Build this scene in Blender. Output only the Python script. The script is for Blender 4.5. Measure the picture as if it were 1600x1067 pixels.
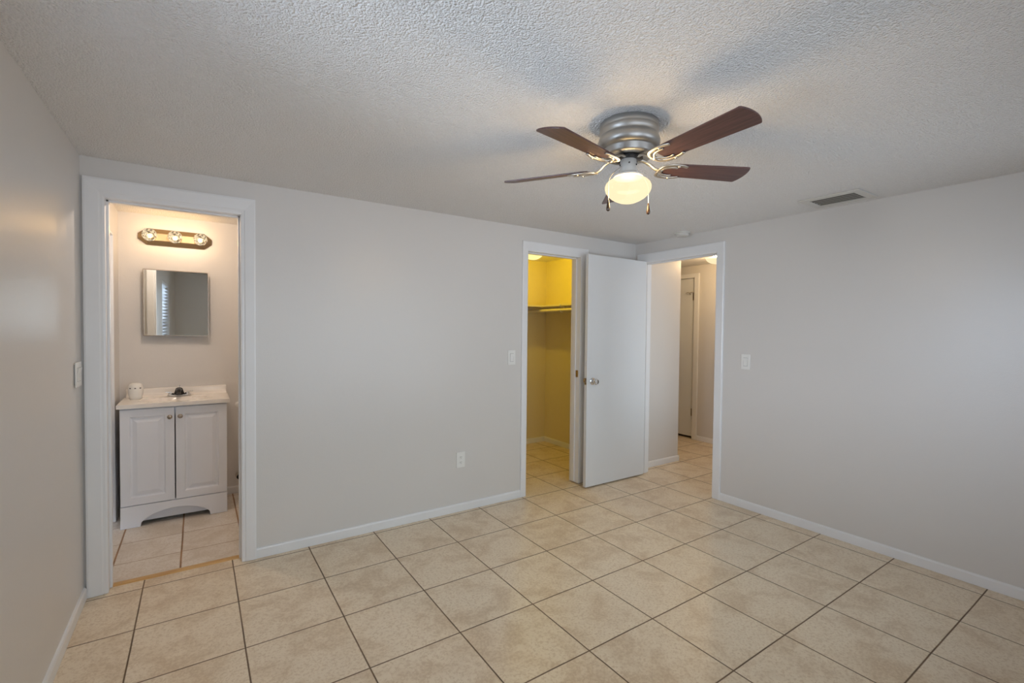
import bpy, bmesh, math, random
from mathutils import Vector, Matrix

for o in list(bpy.data.objects):
    bpy.data.objects.remove(o)
S = bpy.context.scene
COL = S.collection
PI = math.pi

# ------------------------------------------------------------------ camera
T = 0.413                                   # tile pitch
RW = 4.066                                  # room width (right wall plane)
H = 2.239                                   # ceiling height
FY = -3.30                                  # front wall plane (behind the camera)
cam_d = bpy.data.cameras.new('camera')
cam_d.sensor_fit = 'HORIZONTAL'
cam_d.sensor_width = 36.0
cam_d.lens = 732.175 / 1600 * 36.0
cam_d.clip_start = 0.02
cam = bpy.data.objects.new('camera', cam_d)
COL.objects.link(cam)
yaw, pitch, roll = math.radians(33.889), math.radians(-1.368), math.radians(0.570)
fw = Vector((math.sin(yaw) * math.cos(pitch), math.cos(yaw) * math.cos(pitch), math.sin(pitch)))
r0 = Vector((math.cos(yaw), -math.sin(yaw), 0))
u0 = r0.cross(fw)
CR = math.cos(roll) * r0 + math.sin(roll) * u0
CU = -math.sin(roll) * r0 + math.cos(roll) * u0
M = Matrix((CR, CU, -fw)).transposed().to_4x4()
M.translation = Vector((0.4847, -3.1658, 1.3862))
cam.matrix_world = M
S.camera = cam

# ------------------------------------------------------------------ exposure, world, lights
S.view_settings.view_transform = 'Standard'
S.view_settings.look = 'None'
S.view_settings.gamma = 1.0
S.view_settings.use_curve_mapping = False
S.view_settings.exposure = -0.10
S.cycles.max_bounces = 14
S.cycles.diffuse_bounces = 8
S.cycles.glossy_bounces = 5
S.cycles.transparent_max_bounces = 12
S.cycles.caustics_reflective = False
S.cycles.caustics_refractive = False
S.cycles.sample_clamp_indirect = 6.0
S.cycles.use_denoising = True

# bright hazy sky on the left (west) side, duller sky in front; a paler ground below the horizon
wd = bpy.data.worlds.new('world')
S.world = wd
wd.use_nodes = True
wt = wd.node_tree
bg = wt.nodes['Background']
bg.inputs['Strength'].default_value = 1.0
w_tc = wt.nodes.new('ShaderNodeTexCoord')
w_sp = wt.nodes.new('ShaderNodeSeparateXYZ')
wt.links.new(w_tc.outputs['Generated'], w_sp.inputs[0])


def w_mix(fac, c0, c1):
    m = wt.nodes.new('ShaderNodeMix')
    m.data_type = 'RGBA'
    wt.links.new(fac, m.inputs[0])
    for c, s_ in ((c0, m.inputs[6]), (c1, m.inputs[7])):
        if isinstance(c, tuple):
            s_.default_value = (*c, 1)
        else:
            wt.links.new(c, s_)
    return m.outputs[2]


def w_range(v, a, b):
    m = wt.nodes.new('ShaderNodeMapRange')
    m.inputs[1].default_value = a
    m.inputs[2].default_value = b
    wt.links.new(v, m.inputs[0])
    return m.outputs[0]


w_up = w_range(w_sp.outputs[2], -0.06, 0.06)
w_az = wt.nodes.new('ShaderNodeVectorMath')
w_az.operation = 'DOT_PRODUCT'
wt.links.new(w_tc.outputs['Generated'], w_az.inputs[0])
w_az.inputs[1].default_value = (-1.0, 1.2, 0.0)
w_left = w_range(w_az.outputs['Value'], 0.1, 0.6)
sky = w_mix(w_left, (2.9, 3.3, 3.75), (37.0, 41.0, 50.0))
ground = w_mix(w_left, (3.5, 3.75, 4.3), (14.5, 17.0, 21.0))
wt.links.new(w_mix(w_up, ground, sky), bg.inputs['Color'])

# windows (left wall: seen in the bathroom mirror; front wall: behind the camera)
WL = dict(y0=-2.40, y1=-1.58, z0=0.85, z1=1.98)
WF = dict(x0=0.52, x1=3.75, z0=0.45, z1=2.06)
WH = dict(x0=4.24, x1=5.00, z0=0.40, z1=2.06)   # hall window, hidden behind the right casing


def portal(name, loc, rot, sx, sy):
    l = bpy.data.lights.new(name, 'AREA')
    l.shape = 'RECTANGLE'
    l.size, l.size_y = sx, sy
    l.cycles.is_portal = True
    o = bpy.data.objects.new(name, l)
    COL.objects.link(o)
    o.location = loc
    o.rotation_euler = rot
    return o


portal('window_portal_left', (-0.135, (WL['y0'] + WL['y1']) / 2, (WL['z0'] + WL['z1']) / 2), (0, -PI / 2, 0), WL['z1'] - WL['z0'], WL['y1'] - WL['y0'])
portal('window_portal_front', ((WF['x0'] + WF['x1']) / 2, FY - 0.135, (WF['z0'] + WF['z1']) / 2), (PI / 2, 0, 0), WF['x1'] - WF['x0'], WF['z1'] - WF['z0'])

portal('window_portal_hall', ((WH['x0'] + WH['x1']) / 2, -1.215, (WH['z0'] + WH['z1']) / 2), (PI / 2, 0, 0), WH['x1'] - WH['x0'], WH['z1'] - WH['z0'])


def lamp(name, loc, power, color, radius):
    l = bpy.data.lights.new(name, 'POINT')
    l.energy = power
    l.color = color
    l.shadow_soft_size = radius
    o = bpy.data.objects.new(name, l)
    COL.objects.link(o)
    o.location = loc
    return o


P_FAN, P_BATH, P_CLOSET, P_HALL, P_BFILL = 21.0, 1.7, 36.0, 54.0, 46.0

# ------------------------------------------------------------------ materials


class NT:
    """small helper around a material's node tree"""

    def __init__(self, name):
        self.m = bpy.data.materials.new(name)
        self.m.use_nodes = True
        self.t = self.m.node_tree
        self.b = self.t.nodes['Principled BSDF']
        self.out = self.t.nodes['Material Output']

    def n(self, typ, **kw):
        nd = self.t.nodes.new(typ)
        for k, v in kw.items():
            setattr(nd, k, v)
        return nd

    def link(self, a, b):
        self.t.links.new(a, b)

    def put(self, v, sock):
        if hasattr(v, 'is_output'):
            self.link(v, sock)
        else:
            sock.default_value = v

    def math(self, op, a, b=0.0, c=0.0):
        nd = self.n('ShaderNodeMath', operation=op)
        for i, v in enumerate((a, b, c)):
            self.put(v, nd.inputs[i])
        return nd.outputs[0]

    def mix(self, f, a, b):
        nd = self.n('ShaderNodeMix', data_type='RGBA')
        self.put(f, nd.inputs[0])
        self.put(a if hasattr(a, 'is_output') else (*a, 1), nd.inputs[6])
        self.put(b if hasattr(b, 'is_output') else (*b, 1), nd.inputs[7])
        return nd.outputs[2]

    def pos(self):
        g = self.n('ShaderNodeNewGeometry')
        return g.outputs['Position']

    def noise(self, vec, scale, detail=2, rough=0.5, dist=0.0):
        nd = self.n('ShaderNodeTexNoise')
        self.link(vec, nd.inputs['Vector'])
        nd.inputs['Scale'].default_value = scale
        nd.inputs['Detail'].default_value = detail
        nd.inputs['Roughness'].default_value = rough
        nd.inputs['Distortion'].default_value = dist
        return nd.outputs[0]

    def ramp(self, f, a, b):
        nd = self.n('ShaderNodeMapRange')
        self.put(f, nd.inputs[0])
        nd.inputs[1].default_value = a
        nd.inputs[2].default_value = b
        return nd.outputs[0]

    def bump(self, h, strength, dist):
        nd = self.n('ShaderNodeBump')
        nd.inputs['Strength'].default_value = strength
        nd.inputs['Distance'].default_value = dist
        self.link(h, nd.inputs['Height'])
        self.link(nd.outputs[0], self.b.inputs['Normal'])
        return nd

    def set(self, color=None, rough=None, metal=None, spec=None):
        if color is not None:
            self.put(color if hasattr(color, 'is_output') else (*color, 1), self.b.inputs['Base Color'])
        if rough is not None:
            self.put(rough, self.b.inputs['Roughness'])
        if metal is not None:
            self.b.inputs['Metallic'].default_value = metal
        if spec is not None:
            self.b.inputs['Specular IOR Level'].default_value = spec
        return self


def plain(name, color, rough=0.5, metal=0.0, spec=0.5, var=0.06, scale=9.0, bump=0.0, bscale=300.0):
    k = NT(name)
    p = k.pos()
    f = k.noise(p, scale, 3)
    dark = tuple(c * (1 - var) for c in color)
    lite = tuple(min(1, c * (1 + var)) for c in color)
    k.set(k.mix(f, dark, lite), rough, metal, spec)
    if bump:
        k.bump(k.noise(p, bscale, 2), bump, 0.002)
    return k.m


def wall_paint(name, color, rough=0.33, spec=0.5):
    k = NT(name)
    p = k.pos()
    f = k.noise(p, 1.7, 3)
    k.set(k.mix(f, tuple(c * 0.975 for c in color), tuple(c * 1.02 for c in color)), rough, 0, spec)
    h = k.math('ADD', k.noise(p, 170, 2), k.math('MULTIPLY', k.noise(p, 45, 2), 0.8))
    k.bump(h, 0.10, 0.004)
    return k.m


def popcorn(name, color):
    k = NT(name)
    p = k.pos()
    f = k.noise(p, 120, 2)
    k.set(k.mix(f, tuple(c * 0.93 for c in color), tuple(c * 1.04 for c in color)), 0.9, 0, 0.2)
    v = k.n('ShaderNodeTexVoronoi')
    v.inputs['Scale'].default_value = 150
    k.link(p, v.inputs['Vector'])
    h1 = k.math('SUBTRACT', 1.0, v.outputs['Distance'])
    h = k.math('ADD', h1, k.math('MULTIPLY', k.noise(p, 105, 3), 1.5))
    k.bump(h, 0.75, 0.008)
    return k.m


def tiles(name, x0, y0, tx, ty, gx, gy, c_hi, c_mid, c_lo, grout, rough=0.38):
    k = NT(name)
    p = k.pos()
    sp = k.n('ShaderNodeSeparateXYZ')
    k.link(p, sp.inputs[0])
    # slight waviness so that the joints are not razor straight
    w = k.math('MULTIPLY', k.math('SUBTRACT', k.noise(p, 3.0, 2), 0.5), 0.004)

    def axis(s, o, t):
        u = k.math('DIVIDE', k.math('SUBTRACT', k.math('ADD', s, w), o), t)
        fr = k.math('FRACT', u)
        d = k.math('MULTIPLY', k.math('MINIMUM', fr, k.math('SUBTRACT', 1.0, fr)), t)
        return k.math('FLOOR', u), d
    fx, dx = axis(sp.outputs[0], x0, tx)
    fy, dy = axis(sp.outputs[1], y0, ty)
    mx = k.ramp(dx, gx * 1.5, gx * 0.5)
    my = k.ramp(dy, gy * 1.5, gy * 0.5)
    gm = k.math('MAXIMUM', mx, my)
    # per tile offset into the cloud pattern
    cb = k.n('ShaderNodeCombineXYZ')
    k.link(fx, cb.inputs[0])
    k.link(fy, cb.inputs[1])
    wn = k.n('ShaderNodeTexWhiteNoise', noise_dimensions='3D')
    k.link(cb.outputs[0], wn.inputs['Vector'])
    sc = k.n('ShaderNodeVectorMath', operation='SCALE')
    k.link(wn.outputs['Color'], sc.inputs[0])
    sc.inputs['Scale'].default_value = 17.0
    ad = k.n('ShaderNodeVectorMath', operation='ADD')
    k.link(p, ad.inputs[0])
    k.link(sc.outputs[0], ad.inputs[1])
    cl = k.noise(ad.outputs[0], 5.0, 8, 0.68, 0.5)
    fi = k.noise(ad.outputs[0], 80, 6, 0.72, 0.3)
    a = k.mix(k.ramp(cl, 0.44, 0.60), c_hi, c_mid)
    b = k.mix(k.math('MULTIPLY', k.ramp(cl, 0.50, 0.66), k.ramp(fi, 0.42, 0.58)), a, c_lo)
    b2 = k.mix(k.math('MULTIPLY', k.ramp(fi, 0.50, 0.58), 0.75), b, tuple(0.5 * (x_ + y_) for x_, y_ in zip(c_mid, c_lo)))
    gcol = k.mix(k.ramp(k.noise(p, 6, 3), 0.35, 0.65), grout, tuple(min(1, c * 1.7) for c in grout))
    k.set(k.mix(gm, b2, gcol), k.math('ADD', rough, k.math('MULTIPLY', gm, 0.4)), 0, 0.5)
    h = k.math('SUBTRACT', k.math('MULTIPLY', fi, 0.12), gm)
    k.bump(h, 0.35, 0.002)
    return k.m


def wood(name, c1, c2, axis_rot, rough=0.35, scale=6.0):
    """grain runs along the object's own X"""
    k = NT(name)
    tc = k.n('ShaderNodeTexCoord')
    mp = k.n('ShaderNodeMapping')
    k.link(tc.outputs['Object'], mp.inputs[0])
    mp.inputs['Rotation'].default_value = axis_rot
    mp2 = k.n('ShaderNodeMapping')
    k.link(mp.outputs[0], mp2.inputs[0])
    mp2.inputs['Scale'].default_value = (1.2, 22, 22)
    f = k.noise(mp2.outputs[0], scale, 4, 0.6, 0.6)
    k.set(k.mix(k.ramp(f, 0.35, 0.68), c1, c2), rough, 0, 0.5)
    return k.m


def thin_glass(name, tint=(1, 1, 1), gloss=0.12):
    k = NT(name)
    k.t.nodes.remove(k.b)
    tr = k.n('ShaderNodeBsdfTransparent')
    tr.inputs[0].default_value = (*tint, 1)
    gl = k.n('ShaderNodeBsdfGlossy')
    gl.inputs['Roughness'].default_value = 0.03
    fr = k.n('ShaderNodeFresnel')
    fr.inputs[0].default_value = 1.5
    mx = k.n('ShaderNodeMixShader')
    k.link(k.math('MAXIMUM', fr.outputs[0], gloss), mx.inputs[0])
    k.link(tr.outputs[0], mx.inputs[1])
    k.link(gl.outputs[0], mx.inputs[2])
    k.link(mx.outputs[0], k.out.inputs[0])
    return k.m


def lit_glass(name, color, strength, trans, scale=0):
    """opal lamp glass: glows, and lets the lamp inside shine through"""
    k = NT(name)
    k.t.nodes.remove(k.b)
    em = k.n('ShaderNodeEmission')
    em.inputs[0].default_value = (*color, 1)
    em.inputs[1].default_value = strength
    if scale:
        v = k.n('ShaderNodeTexVoronoi')
        tc = k.n('ShaderNodeTexCoord')
        k.link(tc.outputs['Object'], v.inputs['Vector'])
        v.inputs['Scale'].default_value = scale
        k.link(k.math('MULTIPLY', k.ramp(v.outputs['Distance'], 0.75, 0.1), strength * 1.25), em.inputs[1])
    tr = k.n('ShaderNodeBsdfTransparent')
    tr.inputs[0].default_value = (trans, trans, trans, 1)
    gl = k.n('ShaderNodeBsdfGlossy')
    gl.inputs['Roughness'].default_value = 0.15
    gl.inputs[0].default_value = (0.04, 0.04, 0.04, 1) if scale else (0.004, 0.004, 0.004, 1)
    a1 = k.n('ShaderNodeAddShader')
    a2 = k.n('ShaderNodeAddShader')
    k.link(em.outputs[0], a1.inputs[0])
    k.link(tr.outputs[0], a1.inputs[1])
    k.link(a1.outputs[0], a2.inputs[0])
    k.link(gl.outputs[0], a2.inputs[1])
    k.link(a2.outputs[0], k.out.inputs[0])
    return k.m


MAT = {}
MAT['wall'] = wall_paint('wall_paint', (0.67, 0.653, 0.633))
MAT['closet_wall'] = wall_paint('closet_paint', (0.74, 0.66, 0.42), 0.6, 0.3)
MAT['ceiling'] = popcorn('popcorn_ceiling', (0.84, 0.832, 0.82))
MAT['white'] = plain('white_trim_paint', (0.79, 0.80, 0.815), 0.32, var=0.02)
MAT['door'] = plain('white_door_paint', (0.72, 0.74, 0.755), 0.34, var=0.02, scale=3)
MAT['tile'] = tiles('beige_floor_tile', 0.23846, -0.0469, T, T, 0.0030, 0.0030,
                    (0.80, 0.69, 0.53), (0.71, 0.585, 0.425), (0.55, 0.41, 0.265), (0.10, 0.062, 0.034))
MAT['bath_tile'] = tiles('bathroom_floor_tile', 0.072, 0.02, 0.325, 0.32, 0.0045, 0.0022,
                         (0.76, 0.70, 0.62), (0.67, 0.59, 0.49), (0.56, 0.47, 0.37), (0.22, 0.12, 0.055))
MAT['vanity'] = plain('vanity_white', (0.80, 0.825, 0.88), 0.3, var=0.015)
MAT['marble'] = plain('cultured_marble', (0.84, 0.81, 0.77), 0.15, var=0.03, scale=12)
MAT['plastic'] = plain('white_plastic', (0.80, 0.80, 0.78), 0.35, var=0.015)
MAT['rim'] = plain('grey_shadow_gap', (0.45, 0.45, 0.44), 0.5, var=0.02)  # grey painted for the shade in the gaps of the switch plates
MAT['satin'] = plain('satin_nickel', (0.44, 0.43, 0.41), 0.42, 1.0, var=0.03, scale=30)
MAT['fitter'] = plain('pale_fitter', (0.74, 0.71, 0.66), 0.38, 0.25, var=0.03, scale=30)
MAT['chrome'] = plain('chrome', (0.72, 0.73, 0.75), 0.08, 1.0, var=0.02)
MAT['nickel'] = plain('brushed_nickel', (0.56, 0.52, 0.46), 0.38, 1.0, var=0.03, scale=30)
MAT['bronze'] = plain('aged_nickel', (0.40, 0.34, 0.28), 0.28, 1.0, var=0.1, scale=60)
MAT['brass'] = plain('brass', (0.55, 0.40, 0.18), 0.3, 1.0, var=0.05, scale=60)
MAT['dark'] = plain('dark_hole_shade', (0.02, 0.02, 0.022), 0.5, var=0.1)  # near-black colour painted for the shade inside the vent and slots
MAT['blackmetal'] = plain('black_metal', (0.03, 0.03, 0.032), 0.25, 0.6, var=0.1)
MAT['mirror'] = plain('mirror_glass', (0.80, 0.83, 0.82), 0.01, 1.0, var=0.0)
MAT['oak'] = wood('oak_threshold', (0.50, 0.27, 0.09), (0.66, 0.42, 0.17), (0, 0, 0), 0.4)
MAT['fob'] = wood('dark_fob_wood', (0.03, 0.015, 0.008), (0.07, 0.035, 0.015), (0, PI / 2, 0), 0.25)
MAT['vent'] = plain('vent_white', (0.62, 0.61, 0.58), 0.4, var=0.02)
MAT['slat'] = plain('vent_slat_grey', (0.30, 0.29, 0.26), 0.5, var=0.05)
MAT['blind'] = plain('blind_white', (0.80, 0.82, 0.84), 0.4, var=0.02)
MAT['pane'] = thin_glass('window_glass', (0.97, 0.99, 0.985), 0.04)
MAT['bulb'] = lit_glass('bulb_glass', (1.0, 0.83, 0.56), 0.70, 0.55, 75)
MAT['globe'] = lit_glass('opal_globe', (1.0, 0.80, 0.49), 0.92, 0.32)
MAT['opal_closet'] = lit_glass('opal_closet_globe', (1.0, 0.85, 0.35), 0.9, 0.35)
MAT['opal_fill'] = lit_glass('opal_bathroom_fill', (1.0, 0.90, 0.75), 0.8, 0.35)
MAT['opal_hall'] = lit_glass('opal_hall_globe', (1.0, 0.80, 0.48), 0.8, 0.35)
k = NT('filament')
k.b.inputs['Emission Color'].default_value = (1, 0.82, 0.5, 1)
k.b.inputs['Emission Strength'].default_value = 6
MAT['filament'] = k.m

# ------------------------------------------------------------------ mesh helpers
WORLD0 = {}


def obj(name, bm, mat, parent=None, smooth=False, origin=None, bevel=0.0, seg=2, kind=None, label=None, autosmooth=None):
    """link one mesh object; vertices come in world coordinates"""
    bmesh.ops.remove_doubles(bm, verts=bm.verts, dist=1e-6)
    bmesh.ops.recalc_face_normals(bm, faces=bm.faces)
    me = bpy.data.meshes.new(name)
    xs = [v.co.x for v in bm.verts]
    ys = [v.co.y for v in bm.verts]
    zs = [v.co.z for v in bm.verts]
    if origin is None:
        origin = Vector(((min(xs) + max(xs)) / 2, (min(ys) + max(ys)) / 2, min(zs)))
    origin = Vector(origin)
    bm.transform(Matrix.Translation(-origin))
    bm.to_mesh(me)
    bm.free()
    mats = mat if isinstance(mat, (list, tuple)) else [mat]
    for m in mats:
        me.materials.append(m if not isinstance(m, str) else MAT[m])
    if smooth:
        for p in me.polygons:
            p.use_smooth = True
    o = bpy.data.objects.new(name, me)
    COL.objects.link(o)
    base = Vector((0, 0, 0))
    if parent is not None:
        o.parent = parent
        base = WORLD0[parent.name]
    o.location = origin - base
    WORLD0[o.name] = origin
    if bevel:
        b = o.modifiers.new('bevel', 'BEVEL')
        b.width = bevel
        b.segments = seg
        b.limit_method = 'ANGLE'
        b.angle_limit = math.radians(40)
        b.harden_normals = False
    if smooth and autosmooth:
        es = o.modifiers.new('split', 'EDGE_SPLIT')
        es.split_angle = math.radians(autosmooth)
    if kind:
        o['kind'] = kind
    if label:
        o['label'] = label
    return o


def thing(name, label, cat, loc, group=None):
    o = bpy.data.objects.new(name, None)
    o.empty_display_size = 0.05
    COL.objects.link(o)
    o.location = loc
    WORLD0[o.name] = Vector(loc)
    return tag(o, label, cat, group)


def tag(o, label, cat, group=None, kind=None):
    o['label'] = label
    o['category'] = cat
    if group:
        o['group'] = group
    if kind:
        o['kind'] = kind
    return o


def structure(name, bm, mat, label=None, cat=None, **kw):
    o = obj(name, bm, mat, kind='structure', **kw)
    if label:
        o['label'] = label
    o['category'] = cat or name.split('_')[0]
    return o


def box(bm, x0, x1, y0, y1, z0, z1, mi=0):
    v = [bm.verts.new(p) for p in ((x0, y0, z0), (x1, y0, z0), (x1, y1, z0), (x0, y1, z0), (x0, y0, z1), (x1, y0, z1), (x1, y1, z1), (x0, y1, z1))]
    for f in ((3, 2, 1, 0), (4, 5, 6, 7), (0, 1, 5, 4), (1, 2, 6, 5), (2, 3, 7, 6), (3, 0, 4, 7)):
        bm.faces.new([v[i] for i in f]).material_index = mi
    return v


def nb():
    return bmesh.new()


def boxes(*bs):
    bm = nb()
    for b in bs:
        box(bm, *b)
    return bm


def slab(axis, a0, a1, us, zs, holes):
    """wall: thickness a0..a1 along axis ('x' or 'y'), us/zs extents, rectangular holes (u0,u1,z0,z1). axis 'z' makes a floor (us = x, zs = y)"""
    bm = nb()
    U = sorted(set([us[0], us[1]] + [h for q in holes for h in q[:2] if us[0] < h < us[1]]))
    Z = sorted(set([zs[0], zs[1]] + [h for q in holes for h in q[2:] if zs[0] < h < zs[1]]))
    cache = {}

    def V(a, u, z):
        key = (round(a, 6), round(u, 6), round(z, 6))
        if key not in cache:
            co = {'x': (a, u, z), 'y': (u, a, z), 'z': (u, z, a)}[axis]
            cache[key] = bm.verts.new(co)
        return cache[key]

    def solid(i, j):
        if i < 0 or j < 0 or i >= len(U) - 1 or j >= len(Z) - 1:
            return False
        cu, cz = (U[i] + U[i + 1]) / 2, (Z[j] + Z[j + 1]) / 2
        return not any(h[0] < cu < h[1] and h[2] < cz < h[3] for h in holes)
    for i in range(len(U) - 1):
        for j in range(len(Z) - 1):
            if not solid(i, j):
                continue
            u, u2, z, z2 = U[i], U[i + 1], Z[j], Z[j + 1]
            for a in (a0, a1):
                bm.faces.new([V(a, u, z), V(a, u2, z), V(a, u2, z2), V(a, u, z2)])
            if not solid(i - 1, j):
                bm.faces.new([V(a0, u, z), V(a1, u, z), V(a1, u, z2), V(a0, u, z2)])
            if not solid(i + 1, j):
                bm.faces.new([V(a0, u2, z), V(a1, u2, z), V(a1, u2, z2), V(a0, u2, z2)])
            if not solid(i, j - 1):
                bm.faces.new([V(a0, u, z), V(a1, u, z), V(a1, u2, z), V(a0, u2, z)])
            if not solid(i, j + 1):
                bm.faces.new([V(a0, u, z2), V(a1, u, z2), V(a1, u2, z2), V(a0, u2, z2)])
    return bm


def casing(bm, axis, plane, sgn, u0, u1, zt, ws0, ws1, wh, prof, z0=0.0, z0r=None):
    """door casing with mitred head. plane = wall face, sgn = which way it sticks out. prof: (d 0..1 from inner edge, thickness)"""
    z0r = z0 if z0r is None else z0r
    rows = []
    for d, t in prof:
        pts = [(u0 - d * ws0, z0), (u0 - d * ws0, zt + d * wh), (u1 + d * ws1, zt + d * wh), (u1 + d * ws1, z0r)]
        rows.append([bm.verts.new((u, plane + sgn * t, z) if axis == 'y' else (plane + sgn * t, u, z)) for u, z in pts])
    n = len(prof)
    for i in range(n):
        a, b = rows[i], rows[(i + 1) % n]
        for j in range(3):
            bm.faces.new([a[j], a[j + 1], b[j + 1], b[j]])
    bm.faces.new([r[0] for r in rows])
    bm.faces.new([r[3] for r in rows][::-1])


PROF_WIDE = [(0, 0), (0, 0.009), (0.10, 0.012), (0.22, 0.012), (0.30, 0.016), (0.90, 0.020), (1.0, 0.018), (1.0, 0)]
PROF_FLAT = [(0, 0), (0, 0.010), (0.12, 0.013), (0.9, 0.016), (1.0, 0.013), (1.0, 0)]


def lathe(bm, cx, cy, prof, seg=40, mi=0, M=None):
    rings = []
    for r, z in prof:
        if r < 1e-6:
            rings.append([bm.verts.new((0, 0, z))])
        else:
            rings.append([bm.verts.new((r * math.cos(2 * PI * i / seg), r * math.sin(2 * PI * i / seg), z)) for i in range(seg)])
    for a, b in zip(rings, rings[1:]):
        for i in range(seg):
            j = (i + 1) % seg
            if len(a) == 1 and len(b) == 1:
                continue
            if len(a) == 1:
                f = bm.faces.new([a[0], b[i], b[j]])
            elif len(b) == 1:
                f = bm.faces.new([a[i], a[j], b[0]])
            else:
                f = bm.faces.new([a[i], a[j], b[j], b[i]])
            f.material_index = mi
    for rg in (rings[0], rings[-1]):
        if len(rg) > 1:
            try:
                bm.faces.new(rg).material_index = mi
            except ValueError:
                pass
    vs = [v for rg in rings for v in rg]
    if M is not None:
        bmesh.ops.transform(bm, matrix=M, verts=vs)
    bmesh.ops.translate(bm, verts=vs, vec=Vector((cx, cy, 0)))
    return vs


def axis_m(direction, loc):
    """matrix taking +Z to direction, placed at loc"""
    q = Vector((0, 0, 1)).rotation_difference(Vector(direction).normalized())
    return Matrix.Translation(Vector(loc)) @ q.to_matrix().to_4x4()


def tube(bm, pts, r, seg=10, flat=1.0, ends=True, mi=0):
    """round tube through points (radius may be a list); flat < 1 squashes it in z"""
    P = [Vector(p) for p in pts]
    rings = []
    for i, p in enumerate(P):
        d = (P[min(i + 1, len(P) - 1)] - P[max(i - 1, 0)]).normalized()
        up = Vector((0, 0, 1)) if abs(d.z) < 0.95 else Vector((0, 1, 0))
        s = d.cross(up).normalized()
        u = s.cross(d).normalized()
        rr = r[i] if isinstance(r, (list, tuple)) else r
        rings.append([bm.verts.new(p + s * rr * math.cos(2 * PI * k / seg) + u * rr * flat * math.sin(2 * PI * k / seg)) for k in range(seg)])
    for a, b in zip(rings, rings[1:]):
        for i in range(seg):
            j = (i + 1) % seg
            bm.faces.new([a[i], a[j], b[j], b[i]]).material_index = mi
    if ends:
        bm.faces.new(rings[0]).material_index = mi
        bm.faces.new(rings[-1]).material_index = mi


def prism(bm, pts, vec):
    """extrude a planar polygon along vec"""
    a = [bm.verts.new(p) for p in pts]
    b = [bm.verts.new(Vector(p) + Vector(vec)) for p in pts]
    n = len(a)
    bm.faces.new(a[::-1])
    bm.faces.new(b)
    for i in range(n):
        j = (i + 1) % n
        bm.faces.new([a[i], a[j], b[j], b[i]])


def smooth_path(pts, n=8):
    """Catmull-Rom through points"""
    P = [Vector(p) for p in pts]
    P = [2 * P[0] - P[1]] + P + [2 * P[-1] - P[-2]]
    out = []
    for i in range(1, len(P) - 2):
        for s in range(n):
            t = s / n
            a, b, c, d = P[i - 1], P[i], P[i + 1], P[i + 2]
            out.append(0.5 * ((2 * b) + (c - a) * t + (2 * a - 5 * b + 4 * c - d) * t * t + (3 * b - a - 3 * c + d) * t ** 3))
    out.append(P[-2])
    return out


# ------------------------------------------------------------------ key dimensions
BT = 0.10                                    # back wall thickness
BX0, BX1, BZ = 0.095, 0.697, 2.043           # bathroom opening
CX0, CX1, CZ = 2.758, 3.338, 2.043           # closet opening
EY0, EY1, EZ = -0.873, -0.105, 2.045         # entry opening in the right wall
BB = 1.36                                    # bathroom back wall
CB = 1.463                                   # closet back wall
CRX = 4.10                                   # closet right wall
HX = 5.80                                    # hall far wall
HC = 4.775                                   # hall near corner
HDY0, HDY1, HDZ = 0.545, 1.30, 2.085         # hall door opening

# ------------------------------------------------------------------ setting: shell
structure('floor', slab('z', -0.08, 0.0, (-0.12, 6.7), (FY - 0.12, 3.1), [(-0.12, 1.35, 0.074, 1.46)]), 'tile', 'beige square tiled floor of the bedroom, closet and hall')
structure('floor_bathroom', slab('z', -0.08, 0.0, (-0.12, 1.35), (0.074, 1.46), []), 'bath_tile', 'greyer tiled floor with brown joints under the vanity')
structure('ceiling', slab('z', H, H + 0.1, (-0.12, 6.7), (FY - 0.12, 3.1), []), 'ceiling', 'white popcorn textured ceiling')

structure('wall_left', slab('x', -0.12, 0.0, (FY - 0.12, 0.05), (0, H), [(WL['y0'], WL['y1'], WL['z0'], WL['z1'])]), 'wall', 'greige painted wall at the left')
structure('wall_front', slab('y', FY - 0.12, FY, (-0.0, RW + 0.1), (0, H), [(WF['x0'], WF['x1'], WF['z0'], WF['z1'])]), 'wall', 'greige window wall behind the viewer')
structure('wall_back', slab('y', 0.0, BT, (0.0, RW), (0, H), [(BX0 - 0.015, BX1 + 0.015, -1, BZ + 0.015), (CX0 - 0.015, CX1 + 0.015, -1, CZ + 0.015)]), 'wall', 'greige back wall with the bathroom and closet openings')
structure('wall_right', slab('x', RW, RW + 0.10, (FY, 0.0), (0, H), [(EY0 - 0.015, EY1 + 0.015, -1, EZ + 0.015)]), 'wall', 'greige right wall with the hall opening')
structure('wall_bathroom_back', slab('y', BB, BB + 0.1, (0.0, 1.35), (0, H), []), 'wall', 'bathroom wall behind the vanity')
structure('wall_bathroom_left', slab('x', -0.12, 0.0, (0.05, BB + 0.1), (0, H), [(0.40, 1.125, -1, 2.035)]), 'wall', 'bathroom side wall with a white door recess')
structure('wall_bathroom_right', slab('x', 1.35, 1.45, (BT, BB + 0.1), (0, H), []), 'wall', 'bathroom side wall out of sight')
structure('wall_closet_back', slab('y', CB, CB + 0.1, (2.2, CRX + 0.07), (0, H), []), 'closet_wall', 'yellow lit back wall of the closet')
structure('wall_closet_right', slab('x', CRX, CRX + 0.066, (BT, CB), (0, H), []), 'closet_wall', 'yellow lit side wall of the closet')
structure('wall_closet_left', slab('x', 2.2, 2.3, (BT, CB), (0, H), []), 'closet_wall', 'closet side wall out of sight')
structure('wall_hall_left', slab('y', 0.0, 0.1, (RW + 0.10, HC), (0, H), []), 'wall', 'pale hall wall just inside the entry opening')
structure('wall_hall_return', slab('x', HC - 0.1, HC, (0.1, 3.0), (0, H), []), 'wall', 'hall wall turning away round the corner')
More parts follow.
